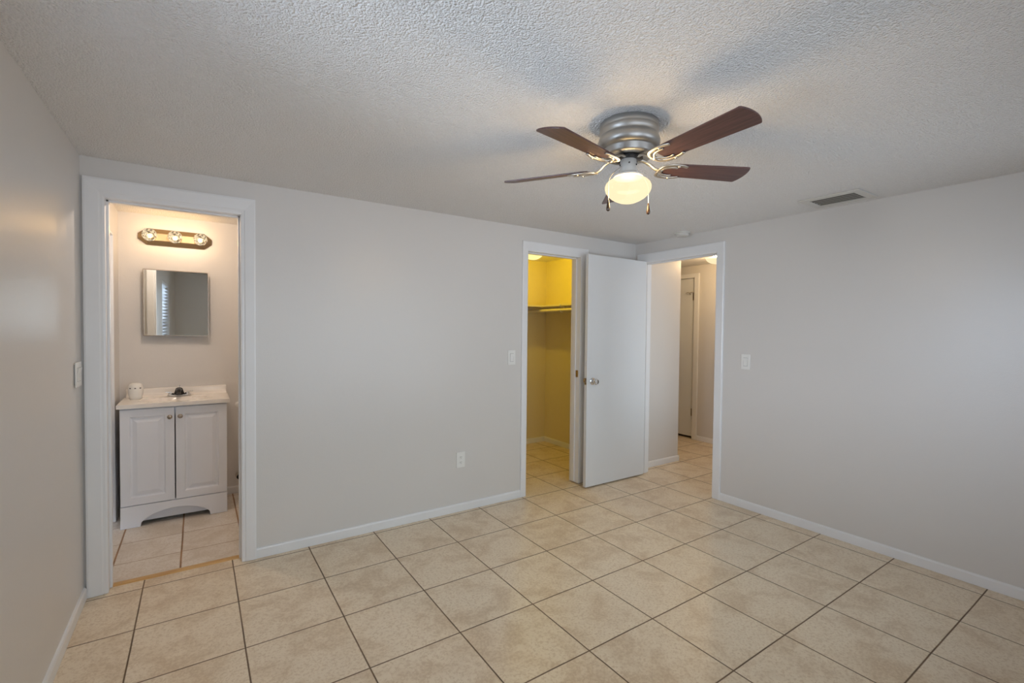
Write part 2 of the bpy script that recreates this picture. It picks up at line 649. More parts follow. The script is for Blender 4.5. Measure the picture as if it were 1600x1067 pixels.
structure('wall_hall_far', slab('x', HX, HX + 0.1, (-1.1, 3.0), (0, H), [(HDY0 - 0.015, HDY1 + 0.015, -1, HDZ + 0.015)]), 'wall', 'warm lit far wall of the hall')
structure('wall_hall_right', slab('y', -1.2, -1.1, (RW + 0.10, 6.7), (0, H), [(WH['x0'], WH['x1'], WH['z0'], WH['z1'])]), 'wall', 'hall wall hidden behind the right casing')
structure('wall_hall_end', slab('y', 3.0, 3.1, (HC - 0.1, 6.7), (0, H), []), 'wall', 'end wall of the hall')
structure('wall_hall_outer', slab('x', 6.6, 6.7, (-1.1, 3.0), (0, H), []), 'wall', 'wall of the room beyond the hall door')

# ------------------------------------------------------------------ setting: casings and jambs
bm = nb()
casing(bm, 'y', 0.0, -1, BX0, BX1, BZ, 0.084, 0.075, 0.094, PROF_WIDE, 0.002)
t1 = structure('trim_1', bm, 'white', 'wide white casing round the bathroom doorway', 'trim')
bm = boxes((BX0 - 0.015, BX0, 0.0, BT, 0.002, BZ), (BX1, BX1 + 0.015, 0.0, BT, 0.002, BZ), (BX0 - 0.015, BX1 + 0.015, 0.0, BT, BZ, BZ + 0.015),
           (BX0, BX0 + 0.010, 0.045, 0.075, 0.002, BZ), (BX1 - 0.010, BX1, 0.045, 0.075, 0.002, BZ), (BX0, BX1, 0.045, 0.075, BZ - 0.010, BZ))
obj('jamb', bm, 'white', t1, bevel=0.001)
bm = nb()
casing(bm, 'y', BT, 1, BX0, BX1, BZ, 0.06, 0.06, 0.06, PROF_FLAT, 0.002)
obj('inner_casing', bm, 'white', t1)

bm = nb()
casing(bm, 'y', 0.0, -1, CX0, CX1, CZ, 0.055, 0.092, 0.080, PROF_FLAT, 0.002, 0.010)
t2 = structure('trim_2', bm, 'white', 'white casing round the closet doorway', 'trim')
bm = boxes((CX0 - 0.015, CX0, 0.0, BT, 0.002, CZ), (CX1, CX1 + 0.015, 0.0, BT, 0.008, CZ), (CX0 - 0.015, CX1 + 0.015, 0.0, BT, CZ, CZ + 0.015),
           (CX0, CX0 + 0.010, 0.040, 0.075, 0.002, CZ), (CX1 - 0.010, CX1, 0.040, 0.075, 0.012, CZ), (CX0, CX1, 0.040, 0.075, CZ - 0.010, CZ))
obj('jamb', bm, 'white', t2, bevel=0.001)
obj('strike_plate', boxes((CX1 - 0.003, CX1 + 0.001, 0.008, 0.036, 0.968, 1.030)), 'brass', t2, label='brass strike plate', bevel=0.001)
bm = nb()
casing(bm, 'y', BT, 1, CX0, CX1, CZ, 0.055, 0.055, 0.06, PROF_FLAT, 0.002)
obj('inner_casing', bm, 'white', t2)

bm = nb()
casing(bm, 'x', RW, -1, EY0, EY1, EZ, 0.070, 0.070, 0.086, PROF_FLAT, 0.002)
t3 = structure('trim_3', bm, 'white', 'white casing round the hall opening in the right wall', 'trim')
bm = boxes((RW, RW + 0.10, EY0 - 0.015, EY0, 0.002, EZ), (RW, RW + 0.10, EY1, EY1 + 0.015, 0.002, EZ), (RW, RW + 0.10, EY0 - 0.015, EY1 + 0.015, EZ, EZ + 0.015),
           (RW + 0.04, RW + 0.075, EY0, EY0 + 0.010, 0.002, EZ), (RW + 0.04, RW + 0.075, EY1 - 0.010, EY1, 0.002, EZ), (RW + 0.04, RW + 0.075, EY0, EY1, EZ - 0.010, EZ))
obj('jamb', bm, 'white', t3, bevel=0.001)
obj('strike_plate', boxes((RW + 0.008, RW + 0.034, EY0 - 0.001, EY0 + 0.002, 0.905, 0.965)), 'bronze', t3, label='dark metal strike plate', bevel=0.001)
bm = nb()
casing(bm, 'x', RW + 0.10, 1, EY0, EY1, EZ, 0.06, 0.06, 0.06, PROF_FLAT, 0.002)
obj('inner_casing', bm, 'white', t3)

bm = nb()
casing(bm, 'x', HX, -1, HDY0, HDY1, HDZ, 0.070, 0.07, 0.055, PROF_FLAT, 0.002)
t4 = structure('trim_4', bm, 'white', 'white casing round the closed door at the end of the hall', 'trim')
obj('jamb', boxes((HX, HX + 0.10, HDY0 - 0.015, HDY0, 0.002, HDZ), (HX, HX + 0.10, HDY1, HDY1 + 0.015, 0.002, HDZ), (HX, HX + 0.10, HDY0 - 0.015, HDY1 + 0.015, HDZ, HDZ + 0.015)), 'white', t4)

bm = boxes((-0.12, 0.0, 1.110, 1.125, 0.010, 2.035), (-0.12, 0.0, 0.40, 0.415, 0.002, 2.035), (-0.12, 0.0, 0.415, 1.110, 2.020, 2.035))
structure('trim_5', bm, 'white', 'white jamb of the recess in the bathroom side wall', 'trim', bevel=0.001)

# oak threshold strip
prof = [(0.052, 0.0), (0.056, 0.006), (0.068, 0.0085), (0.080, 0.0085), (0.092, 0.006), (0.096, 0.0)]
bm = nb()
prism(bm, [(BX0 + 0.0005, y, z) for y, z in prof], (BX1 - BX0 - 0.001, 0, 0))
o = structure('trim_6', bm, 'oak', 'orange oak threshold strip across the bathroom doorway', 'trim')
for x in (0.14, 0.27, 0.44, 0.585, 0.67):
    bm = nb()
    lathe(bm, x, 0.062, [(0.0, 0.0085), (0.0022, 0.0082), (0.0022, 0.006)], 10)
    obj('nail', bm, 'bronze', o, label='dark nail head')

# baseboards
BH = 0.062


def base_prof(a, s):
    return [(a, 0.001), (a + s * 0.012, 0.001), (a + s * 0.012, BH - 0.010), (a + s * 0.008, BH - 0.002), (a, BH)]


def baseboard(name, axis, plane, s, spans, mat='white', label=None):
    bm = nb()
    for u0_, u1_ in spans:
        p = base_prof(plane, s)
        if axis == 'y':
            prism(bm, [(u0_, a, z) for a, z in p], (u1_ - u0_, 0, 0))
        else:
            prism(bm, [(a, u0_, z) for a, z in p], (0, u1_ - u0_, 0))
    return structure(name, bm, mat, label, 'baseboard')


baseboard('baseboard_back', 'y', 0.0, -1, [(BX1 + 0.0755, CX0 - 0.0555), (CX1 + 0.0925, RW - 0.02)], label='white baseboard along the back wall')
baseboard('baseboard_right', 'x', RW, -1, [(FY + 0.012, EY0 - 0.0705)], label='white baseboard along the right wall')
baseboard('baseboard_left', 'x', 0.0, 1, [(FY + 0.012, -0.021)], label='white baseboard along the left wall')
baseboard('baseboard_front', 'y', FY, 1, [(0.0, RW)], label='white baseboard behind the viewer')
baseboard('baseboard_bathroom', 'y', BB, -1, [(0.0, 1.35)], label='white baseboard beside the vanity')
baseboard('baseboard_closet_back', 'y', CB, -1, [(2.3, CRX)], label='baseboard along the closet back wall')
baseboard('baseboard_closet_right', 'x', CRX, -1, [(BT + 0.02, CB - 0.012)], label='baseboard along the closet side wall')
baseboard('baseboard_hall_left', 'y', 0.0, -1, [(RW + 0.117, HC + 0.012)], label='white baseboard of the near hall wall')
baseboard('baseboard_hall_return', 'x', HC, 1, [(0.0, 2.9)], label='baseboard round the hall corner')
baseboard('baseboard_hall_far', 'x', HX, -1, [(-1.1, HDY0 - 0.0705), (HDY1 + 0.0705, 3.0)], label='baseboard of the far hall wall')

# ------------------------------------------------------------------ setting: windows with blinds
def frame_rect(bm, axis, a0, a1, u0_, u1_, z0_, z1_, w):
    for (p, q, r, s) in ((u0_, u0_ + w, z0_, z1_), (u1_ - w, u1_, z0_, z1_), (u0_ + w, u1_ - w, z0_, z0_ + w), (u0_ + w, u1_ - w, z1_ - w, z1_)):
        if axis == 'x':
            box(bm, a0, a1, p, q, r, s)
        else:
            box(bm, p, q, a0, a1, r, s)


def window(name, axis, plane, inward, u0_, u1_, z0_, z1_, label):
    """inward: +1/-1 direction from the wall into the room"""
    d = -inward
    a, b = sorted((plane + d * 0.065, plane + d * 0.115))
    bm = nb()
    frame_rect(bm, axis, a, b, u0_, u1_, z0_, z1_, 0.04)
    w = structure(name, bm, 'white', label, 'window')
    zm = (z0_ + z1_) / 2
    a2, b2 = sorted((plane + d * 0.075, plane + d * 0.105))
    bm = nb()
    frame_rect(bm, axis, a2, b2, u0_ + 0.04, u1_ - 0.04, z0_ + 0.04, zm + 0.015, 0.03)
    frame_rect(bm, axis, a2, b2, u0_ + 0.04, u1_ - 0.04, zm - 0.015, z1_ - 0.04, 0.03)
    obj('sash', bm, 'white', w)
    c = plane + d * 0.09
    for k_, (za, zb) in enumerate(((z0_ + 0.07, zm - 0.015), (zm + 0.015, z1_ - 0.07))):
        bm = nb()
        if axis == 'x':
            box(bm, c - 0.002, c + 0.002, u0_ + 0.07, u1_ - 0.07, za, zb)
        else:
            box(bm, u0_ + 0.07, u1_ - 0.07, c - 0.002, c + 0.002, za, zb)
        obj('pane', bm, 'pane', w)
    bm = nb()
    a3, b3 = sorted((plane + d * 0.065, plane + inward * 0.03))
    if axis == 'x':
        box(bm, a3, b3, u0_ - 0.04, u1_ + 0.04, z0_ - 0.025, z0_ - 0.001)
    else:
        box(bm, u0_ - 0.04, u1_ + 0.04, a3, b3, z0_ - 0.025, z0_ - 0.001)
    obj('sill', bm, 'white', w, bevel=0.003)
    return w


def blind(label, axis, plane, inward, u0_, u1_, z0_, z1_, tilt, pitch_, bottom):
    d = -inward
    c = plane + d * 0.030
    u0_ += 0.008
    u1_ -= 0.008
    t = thing('window_blind', label, 'blind', (c, (u0_ + u1_) / 2, z1_) if axis == 'x' else ((u0_ + u1_) / 2, c, z1_))

    def bar(a0, a1, z_0, z_1, p=u0_, q=u1_):
        return (a0, a1, p, q, z_0, z_1) if axis == 'x' else (p, q, a0, a1, z_0, z_1)
    obj('headrail', boxes(bar(c - 0.022, c + 0.022, z1_ - 0.036, z1_ - 0.001)), 'blind', t, bevel=0.002)
    bm = nb()
    n = int((z1_ - 0.05 - bottom) / pitch_)
    hw = 0.023
    for i in range(n):
        z = z1_ - 0.055 - i * pitch_
        dy, dz = hw * math.cos(tilt) * inward, hw * math.sin(tilt)
        pts = []
        for (s, lift) in ((-1, 0.0), (0, 0.0025), (1, 0.0)):
            pts.append((c + s * dy, z + s * dz + lift))
        poly = pts + [(a, b - 0.0015) for a, b in pts[::-1]]
        if axis == 'x':
            prism(bm, [(a, u0_, b) for a, b in poly], (0, u1_ - u0_, 0))
        else:
            prism(bm, [(u0_, a, b) for a, b in poly], (u1_ - u0_, 0, 0))
    obj('slats', bm, 'blind', t)
    obj('bottom_rail', boxes(bar(c - 0.02, c + 0.02, bottom, bottom + 0.016)), 'blind', t, bevel=0.002)
    for k_ in (0.15, 0.85):
        u = u0_ + (u1_ - u0_) * k_
        obj('ladder_cord', boxes(bar(c + inward * 0.0235, c + inward * 0.0245, bottom, z1_ - 0.03, u - 0.001, u + 0.001)), 'blind', t)
    return t


window('window_1', 'x', 0.0, 1, WL['y0'], WL['y1'], WL['z0'], WL['z1'], 'white framed window with blinds reflected in the bathroom mirror')
window('window_2', 'y', FY, 1, WF['x0'], WF['x1'], WF['z0'], WF['z1'], 'wide white framed window behind the viewer')
window('window_3', 'y', -1.1, 1, WH['x0'], WH['x1'], WH['z0'], WH['z1'], 'white framed hall window hidden behind the right casing')
blind('white slatted blind in the window reflected in the bathroom mirror', 'x', 0.0, 1, WL['y0'], WL['y1'], WL['z0'], WL['z1'], math.radians(18), 0.042, WL['z0'] + 0.004)

# ------------------------------------------------------------------ setting: doors
def knob(bm, loc, direction, r=0.027, length=0.06):
    prof = [(0.0, 0.0), (0.031, 0.0), (0.031, 0.004), (0.027, 0.008), (0.012, 0.011), (0.011, length * 0.45), (0.016, length * 0.55), (r, length * 0.75), (r, length * 0.88), (r * 0.8, length * 0.98), (r * 0.4, length), (0.0, length)]
    lathe(bm, 0, 0, prof, 28, M=axis_m(direction, loc))


DX0, DX1, DYF, DYB = 3.305, 4.060, -0.146, -0.111
d1 = structure('door_1', boxes((DX0, DX1, DYF, DYB, 0.012, 2.055)), 'door', 'plain white slab door standing open against the back wall', 'door', bevel=0.002)
bm = nb()
knob(bm, (DX0 + 0.064, DYF, 0.945), (0, -1, 0))
obj('door_knob', bm, 'chrome', d1, smooth=True, autosmooth=35, label='chrome door knob facing the room')
bm = nb()
knob(bm, (DX0 + 0.064, DYB, 0.945), (0, 1, 0))
obj('door_knob', bm, 'brass', d1, smooth=True, autosmooth=35, label='brass toned knob on the rear side')
obj('latch_plate', boxes((DX0 - 0.002, DX0 + 0.001, DYF + 0.006, DYB - 0.006, 0.916, 0.974), (DX0 - 0.011, DX0, DYF + 0.012, DYB - 0.012, 0.937, 0.953)), 'bronze', d1, label='dark metal latch plate on the door edge')
for z in (0.25, 1.05, 1.85):
    bm = nb()
    lathe(bm, 4.0625, -0.108, [(0.0, z - 0.045), (0.005, z - 0.045), (0.005, z + 0.045), (0.0, z + 0.045)], 12)
    box(bm, 4.030, 4.0625, DYB - 0.001, DYB + 0.002, z - 0.044, z + 0.044)
    obj('hinge', bm, 'nickel', d1)

d2 = structure('door_2', boxes((HX + 0.018, HX + 0.053, HDY0 + 0.004, HDY1 - 0.004, 0.030, HDZ - 0.004)), 'door', 'closed white slab door at the end of the hall', 'door', bevel=0.002)
for z in (0.345, 1.845):
    bm = nb()
    lathe(bm, HX + 0.012, HDY0 + 0.006, [(0.0, z - 0.05), (0.0075, z - 0.05), (0.0075, z + 0.05), (0.0, z + 0.05)], 12)
    box(bm, HX + 0.014, HX + 0.019, HDY0 + 0.004, HDY0 + 0.034, z - 0.048, z + 0.048)
    h = obj('hinge', bm, 'bronze', d2, label='dark metal hinge')
bm = nb()
tube(bm, smooth_path([(HX + 0.010, HDY0 + 0.008, 1.90), (HX - 0.01, HDY0 + 0.035, 1.905), (HX - 0.018, HDY0 + 0.06, 1.892), (HX - 0.022, HDY0 + 0.085, 1.902), (HX - 0.028, HDY0 + 0.11, 1.890)]), 0.0045, 8)
tube(bm, [(HX - 0.018, HDY0 + 0.06, 1.892), (HX + 0.018, HDY0 + 0.075, 1.872)], 0.005, 8)
obj('door_stop', bm, 'nickel', d2, smooth=True, label='hinge pin stop with bent arms')

d3 = structure('door_3', boxes((-0.118, -0.085, 0.418, 1.107, 0.012, 2.018)), 'door', 'white door recessed in the bathroom side wall', 'door', bevel=0.002)
bm = nb()
knob(bm, (-0.085, 0.48, 0.95), (1, 0, 0))
obj('door_knob', bm, 'nickel', d3, smooth=True, autosmooth=35)

# ------------------------------------------------------------------ ceiling fan
FX, FYY, FB, FR = 1.964, -1.811, 2.060, 0.546
fan = thing('ceiling_fan', 'nickel ceiling fan with five dark wood blades and a lit globe', 'ceiling fan', (FX, FYY, H))
bm = nb()
lathe(bm, FX, FYY, [(0.0, H), (0.113, H), (0.118, H - 0.004), (0.1185, H - 0.023), (0.1175, H - 0.026), (0.1185, H - 0.029), (0.1185, H - 0.046), (0.1150, H - 0.051), (0.1165, H - 0.056),
                    (0.1215, H - 0.064), (0.1250, H - 0.075), (0.1240, H - 0.088), (0.1190, H - 0.098), (0.1110, H - 0.104), (0.1030, H - 0.1065), (0.1015, H - 0.110), (0.1010, H - 0.128), (0.0980, H - 0.134), (0.0900, H - 0.137), (0.0600, H - 0.137), (0.0, H - 0.137)], 64)
obj('motor_housing', bm, 'satin', fan, smooth=True, autosmooth=60)
bm = nb()
lathe(bm, FX, FYY, [(0.0, H - 0.136), (0.054, H - 0.136), (0.058, H - 0.139), (0.058, H - 0.144), (0.050, H - 0.147), (0.0, H - 0.147)], 40)
obj('flywheel', bm, 'blackmetal', fan, smooth=True, autosmooth=40, label='dark rotating hub under the housing')
bm = nb()
lathe(bm, FX, FYY, [(0.0, H - 0.146), (0.031, H - 0.146), (0.033, H - 0.149), (0.033, H - 0.184), (0.037, H - 0.188), (0.039, H - 0.198), (0.047, H - 0.207), (0.058, H - 0.212), (0.060, H - 0.218), (0.057, H - 0.2205), (0.0, H - 0.2205)], 40)
sw = obj('light_fitter', bm, 'fitter', fan, smooth=True, autosmooth=45)
for a in (-2.3, -1.2, -0.1, 1.3, 2.6):
    bm = nb()
    p = Vector((FX + 0.033 * math.cos(a), FYY + 0.033 * math.sin(a), H - 0.172 + 0.005 * math.sin(a * 5)))
    lathe(bm, 0, 0, [(0.0, 0.0), (0.0035, 0.0), (0.0035, 0.003), (0.0, 0.004)], 8, M=axis_m((math.cos(a), math.sin(a), 0), p))
    obj('screw', bm, 'blackmetal', sw, label='dark fitter screw')
bm = nb()
gp = [(0.056, 2.0172), (0.066, 2.0130), (0.079, 2.0055), (0.0890, 1.9960), (0.0938, 1.9850), (0.0938, 1.9740), (0.0895, 1.9610), (0.0810, 1.9490), (0.069, 1.9380), (0.054, 1.9285), (0.036, 1.9205), (0.017, 1.9160), (0.0, 1.9152)]
lathe(bm, FX, FYY, gp, 48)
obj('glass_globe', bm, 'globe', fan, smooth=True, label='glowing opal glass globe')
lamp('fan_lamp', (FX, FYY, 1.964), P_FAN, (1.0, 0.67, 0.31), 0.050)

TX, TY = 0.062, 0.012                         # the blade disc hangs slightly out of level
MAT['blade'] = wood('fan_blade_cherry', (0.055, 0.026, 0.024), (0.115, 0.055, 0.050), (0, 0, 0), 0.36, 5.0)
tiltm = Matrix(((1, 0, 0, 0), (0, 1, 0, 0), (TX, TY, 1, 0), (0, 0, 0, 1)))
for kbl in range(5):
    a = math.radians(266.476 + 72 * kbl)
    B = Matrix.Translation((FX, FYY, FB)) @ tiltm @ Matrix.Rotation(a, 4, 'Z')
    P = B @ Matrix.Rotation(math.radians(-12), 4, 'X')
    # blade outline in its own plane: x along the blade, y across
    out = []
    hw0, hw1, x0_, x1_ = 0.047, 0.060, 0.165, FR
    out += [(x0_ + 0.012, -hw0 + 0.006), (x0_ + 0.03, -hw0)]
    out += [(x1_ - 0.016, -hw1), (x1_ - 0.012, -hw1 + 0.0015), (x1_ - 0.0095, -hw1 + 0.005)]
    for s_ in range(1, 10):
        q = -1 + s_ / 5
        out.append((x1_ + 0.004 - 0.0125 * q * q, q * (hw1 - 0.005)))
    out += [(x1_ - 0.0095, hw1 - 0.005), (x1_ - 0.012, hw1 - 0.0015), (x1_ - 0.016, hw1)]
    out += [(x0_ + 0.03, hw0), (x0_ + 0.012, hw0 - 0.006), (x0_, 0.030), (x0_, -0.030)]
    bm = nb()
    prism(bm, [(x, y, 0.0) for x, y in out], (0, 0, 0.006))
    me = bpy.data.meshes.new('blade')
    bmesh.ops.recalc_face_normals(bm, faces=bm.faces)
    bm.to_mesh(me)
    bm.free()
    me.materials.append(MAT['blade'])
    bl = bpy.data.objects.new('blade', me)
    COL.objects.link(bl)
    bl.parent = fan
    L, Rq, Sc = P.decompose()
    bl.location = L - Vector((FX, FYY, H))
    bl.rotation_mode = 'QUATERNION'
    bl.rotation_quaternion = Rq
    bv = bl.modifiers.new('bevel', 'BEVEL')
    bv.width = 0.0015
    bv.segments = 2
    # blade iron: an arm from the hub that splits into two curled prongs under the blade
    bm = nb()
    zz = -0.004
    arm = smooth_path([(0.046, 0, 0.036), (0.070, 0, 0.034), (0.098, 0, 0.022), (0.120, 0, 0.004), (0.150, 0, zz - 0.003)], 6)
    tube(bm, arm, [0.0085] * (len(arm) - 6) + [0.009, 0.010, 0.011, 0.011, 0.010, 0.009], 10, 0.6)
    for sg in (-1, 1):
        pr = smooth_path([(0.136, 0.0, zz - 0.002), (0.140, sg * 0.026, zz - 0.001), (0.158, sg * 0.042, zz), (0.190, sg * 0.049, zz), (0.222, sg * 0.047, zz), (0.247, sg * 0.040, zz)], 6)
        n = len(pr)
        tube(bm, pr, [0.0095 - 0.0045 * abs(i / (n - 1) - 0.45) for i in range(n)], 10, 0.45)
        inn = smooth_path([(0.146, 0.0, zz - 0.002), (0.153, sg * 0.016, zz), (0.170, sg * 0.027, zz), (0.192, sg * 0.031, zz), (0.208, sg * 0.029, zz)], 6)
        tube(bm, inn, 0.0055, 8, 0.5)
        lathe(bm, 0.205, sg * 0.047, [(0.0, zz - 0.008), (0.005, zz - 0.006), (0.006, zz), (0.0, zz)], 10)
    bmesh.ops.recalc_face_normals(bm, faces=bm.faces)
    me = bpy.data.meshes.new('blade_iron')
    bm.to_mesh(me)
    bm.free()
    me.materials.append(MAT['nickel'])
    for p_ in me.polygons:
        p_.use_smooth = True
    ir = bpy.data.objects.new('blade_iron', me)
    COL.objects.link(ir)
    ir.parent = bl

tocam = Vector((cam.location.x - FX, cam.location.y - FYY, 0)).normalized()
side = Vector((tocam.y, -tocam.x, 0)) * -1    # towards the right of the picture
if side.dot(CR) < 0:
    side = -side
for (so, co, zt_, zb_) in ((-0.077, 0.065, 1.9154, 1.872), (0.081, -0.053, 1.9235, 1.877)):
    c = Vector((FX, FYY, 0))
    dirv = (side * so + tocam * co)
    top_ = c + dirv.normalized() * 0.034 + Vector((0, 0, 2.062))
    bend = c + dirv.normalized() * 0.1000 + Vector((0, 0, 1.990))
    low = c + dirv.normalized() * 0.1005 + Vector((0, 0, zt_))
    pts = smooth_path([top_, top_.lerp(bend, 0.5) + dirv.normalized() * 0.012, bend, bend.lerp(low, 0.5), low], 6)
    bm = nb()
    tube(bm, pts, 0.0013, 6)
    ch = obj('pull_chain', bm, 'nickel', fan, smooth=True)
    bm = nb()
    lathe(bm, low.x, low.y, [(0.0, zt_ + 0.002), (0.0025, zt_ + 0.001), (0.004, zt_ - 0.008), (0.0062, zt_ - 0.022), (0.0078, zt_ - 0.034), (0.0068, zt_ - 0.041), (0.003, zt_ - 0.0445), (0.0, zt_ - 0.045)], 16)
    obj('pull_fob', bm, 'fob', ch, smooth=True, label='dark wooden teardrop fob')

# ------------------------------------------------------------------ ceiling vent, smoke detector
VX0, VX1, VY0, VY1 = 3.705, 3.985, -2.000, -1.660
vt = thing('ceiling_vent', 'white rectangular air vent with dark louvers in the ceiling', 'vent', ((VX0 + VX1) / 2, (VY0 + VY1) / 2, H))
bm = nb()
fwid = 0.045
for b in ((VX0, VX0 + fwid, VY0, VY1), (VX1 - fwid, VX1, VY0, VY1), (VX0 + fwid, VX1 - fwid, VY0, VY0 + fwid), (VX0 + fwid, VX1 - fwid, VY1 - fwid, VY1)):
    box(bm, *b, H - 0.009, H)
obj('vent_frame', bm, 'vent', vt, bevel=0.003)
obj('duct_shade_sheet', boxes((VX0 + fwid, VX1 - fwid, VY0 + fwid, VY1 - fwid, H - 0.002, H)), 'dark', vt, label='dark sheet painted for the shade behind the louvers')
ns = 5
for i in range(ns):
    x = VX0 + fwid + (i + 0.5) * (VX1 - VX0 - 2 * fwid) / ns
    bm = nb()
    prism(bm, [(x - 0.0050, VY0 + fwid, H - 0.0042), (x - 0.0045, VY0 + fwid, H - 0.0034), (x + 0.0050, VY0 + fwid, H - 0.0062), (x + 0.0045, VY0 + fwid, H - 0.0070)], (0, VY1 - VY0 - 2 * fwid, 0))
    obj('louver', bm, 'slat', vt)

sd = thing('smoke_detector', 'small round white smoke detector on the ceiling above the hall opening', 'smoke detector', (3.945, -0.620, H))
bm = nb()
lathe(bm, 3.945, -0.620, [(0.0, H), (0.066, H), (0.066, H - 0.010), (0.062, H - 0.012), (0.0, H - 0.012)], 36)
obj('mounting_base', bm, 'vent', sd, smooth=True, autosmooth=40)
bm = nb()
lathe(bm, 3.945, -0.620, [(0.0, H - 0.012), (0.054, H - 0.012), (0.054, H - 0.026), (0.048, H - 0.033), (0.030, H - 0.036), (0.0, H - 0.036)], 36)
obj('cover', bm, 'vent', sd, smooth=True, autosmooth=40)

# ------------------------------------------------------------------ switches and outlet
def plate_thing(name, label, cat, axis, plane, s, u, z, gangs=1, kind='rocker', lift=0.0):
    """wall plate; s = direction out of the wall"""
    w, h = (0.072 if gangs == 1 else 0.118), 0.118

    def B(u0_, u1_, z0_, z1_, d0, d1):
        a, b = sorted((plane + s * d0, plane + s * d1))
        return (a, b, u0_, u1_, z0_, z1_) if axis == 'x' else (u0_, u1_, a, b, z0_, z1_)
    loc = (plane, u, z) if axis == 'x' else (u, plane, z)
    t = thing(name, label, cat, loc, None)
    obj('wall_plate', boxes(B(u - w / 2, u + w / 2, z - h / 2, z + h / 2, lift, lift + 0.006)), 'plastic', t, bevel=0.002)
    if lift:
        obj('box_rim', boxes(B(u - w / 2 + 0.008, u + w / 2 - 0.008, z - h / 2 + 0.01, z + h / 2 - 0.01, 0, lift)), 'rim', t)
    for g in range(gangs):
        uc = u + (g - (gangs - 1) / 2) * 0.046
        if kind == 'rocker':
            f = obj('rocker_gap_shade', boxes(B(uc - 0.0175, uc + 0.0175, z - 0.034, z + 0.034, lift + 0.0055, lift + 0.0064)), 'rim', t)
            bm = nb()
            prof_ = [(z - 0.031, lift + 0.006), (z - 0.031, lift + 0.0085), (z, lift + 0.0078), (z + 0.031, lift + 0.0115), (z + 0.031, lift + 0.006)]
            if axis == 'x':
                prism(bm, [(plane + s * d, uc - 0.0152, zz_) for zz_, d in prof_], (0, 0.0304, 0))
            else:
                prism(bm, [(uc - 0.0152, plane + s * d, zz_) for zz_, d in prof_], (0.0304, 0, 0))
            obj('rocker', bm, 'plastic', t)
        else:
            for dz in (-0.0195, 0.0195):
                ob = nb()
                n = 20
                pts = []
                for i in range(n):
                    an = 2 * PI * i / n
                    uu = uc + max(-0.0145, min(0.0145, 0.0175 * math.cos(an)))
                    zz_ = z + dz + 0.0148 * math.sin(an)
                    pts.append((plane + s * 0.006, uu, zz_) if axis == 'x' else (uu, plane + s * 0.006, zz_))
                prism(ob, pts, (s * 0.002, 0, 0) if axis == 'x' else (0, s * 0.002, 0))
                rc = obj('receptacle', ob, 'plastic', t)
                sl = nb()
                for du, hh in ((-0.0055, 0.008), (0.0055, 0.0065)):
                    box(sl, *B(uc + du - 0.0012, uc + du + 0.0012, z + dz + 0.003 - hh / 2, z + dz + 0.003 + hh / 2, 0.0078, 0.0084))
                box(sl, *B(uc - 0.002, uc + 0.002, z + dz - 0.0095, z + dz - 0.0055, 0.0078, 0.0084))
                obj('slots', sl, 'dark', rc, label='dark plug slots')
    for dz in ((-0.049, 0.049) if kind == 'rocker' else (0.0,)):
        for g in range(gangs):
            sc = nb()
            uc = u + (g - (gangs - 1) / 2) * 0.046
            Mx = axis_m((s, 0, 0) if axis == 'x' else (0, s, 0), (plane + s * (lift + 0.006), uc, z + dz) if axis == 'x' else (uc, plane + s * 0.006, z + dz))
            lathe(sc, 0, 0, [(0.0, 0.0), (0.003, 0.0), (0.0025, 0.0012), (0.0, 0.0014)], 10, M=Mx)
            obj('screw', sc, 'plastic', t)
    return t


plate_thing('light_switch', 'white rocker light switch on the back wall left of the closet', 'light switch', 'y', 0.0, -1, 2.607, 1.165)
plate_thing('light_switch', 'white rocker light switch on the right wall beside the hall opening', 'light switch', 'x', RW, -1, -1.136, 1.156)
plate_thing('light_switch', 'white switch plate seen edge-on on the left wall beside the bathroom casing', 'light switch', 'x', 0.0, 1, -0.128, 1.153, gangs=2, lift=0.004)
plate_thing('wall_outlet', 'white double outlet low on the back wall', 'outlet', 'y', 0.0, -1, 2.148, 0.395, kind='outlet')

# ------------------------------------------------------------------ bathroom vanity
VXA, VXB, VF = 0.044, 0.666, 0.925
ZT = 0.826
van = thing('vanity_cabinet', 'white two door bathroom vanity cabinet with an arched base', 'cabinet', ((VXA + VXB) / 2, 1.13, 0))
bm = boxes((VXA, VXA + 0.014, VF + 0.018, BB - 0.002, 0.0, ZT), (VXB - 0.014, VXB, VF + 0.018, BB - 0.002, 0.0, ZT),
           (VXA + 0.014, VXB - 0.014, BB - 0.012, BB - 0.002, 0.05, ZT), (VXA + 0.014, VXB - 0.014, VF + 0.018, BB - 0.012, 0.145, 0.160),
           (VXA + 0.014, VXB - 0.014, VF + 0.018, VF + 0.036, 0.765, ZT), (VXA + 0.014, VXB - 0.014, VF + 0.060, VF + 0.072, 0.022, 0.145))
obj('carcass', bm, 'vanity', van)
# arched base rail
bm = nb()
zr = 0.152
pts = [(VXA, 0.002), (VXA + 0.108, 0.002), (VXA + 0.112, 0.030)]
xa, xb = VXA + 0.112, VXB - 0.112
for i in range(1, 20):
    t = i / 20
    pts.append((xa + (xb - xa) * t, 0.030 + 0.070 * (1 - (2 * t - 1) ** 2) ** 0.75))
pts += [(VXB - 0.112, 0.030), (VXB - 0.108, 0.002), (VXB, 0.002), (VXB, zr), (VXA, zr)]
prism(bm, [(x, VF, z) for x, z in pts], (0, 0.018, 0))
obj('base_rail', bm, 'vanity', van, bevel=0.002)


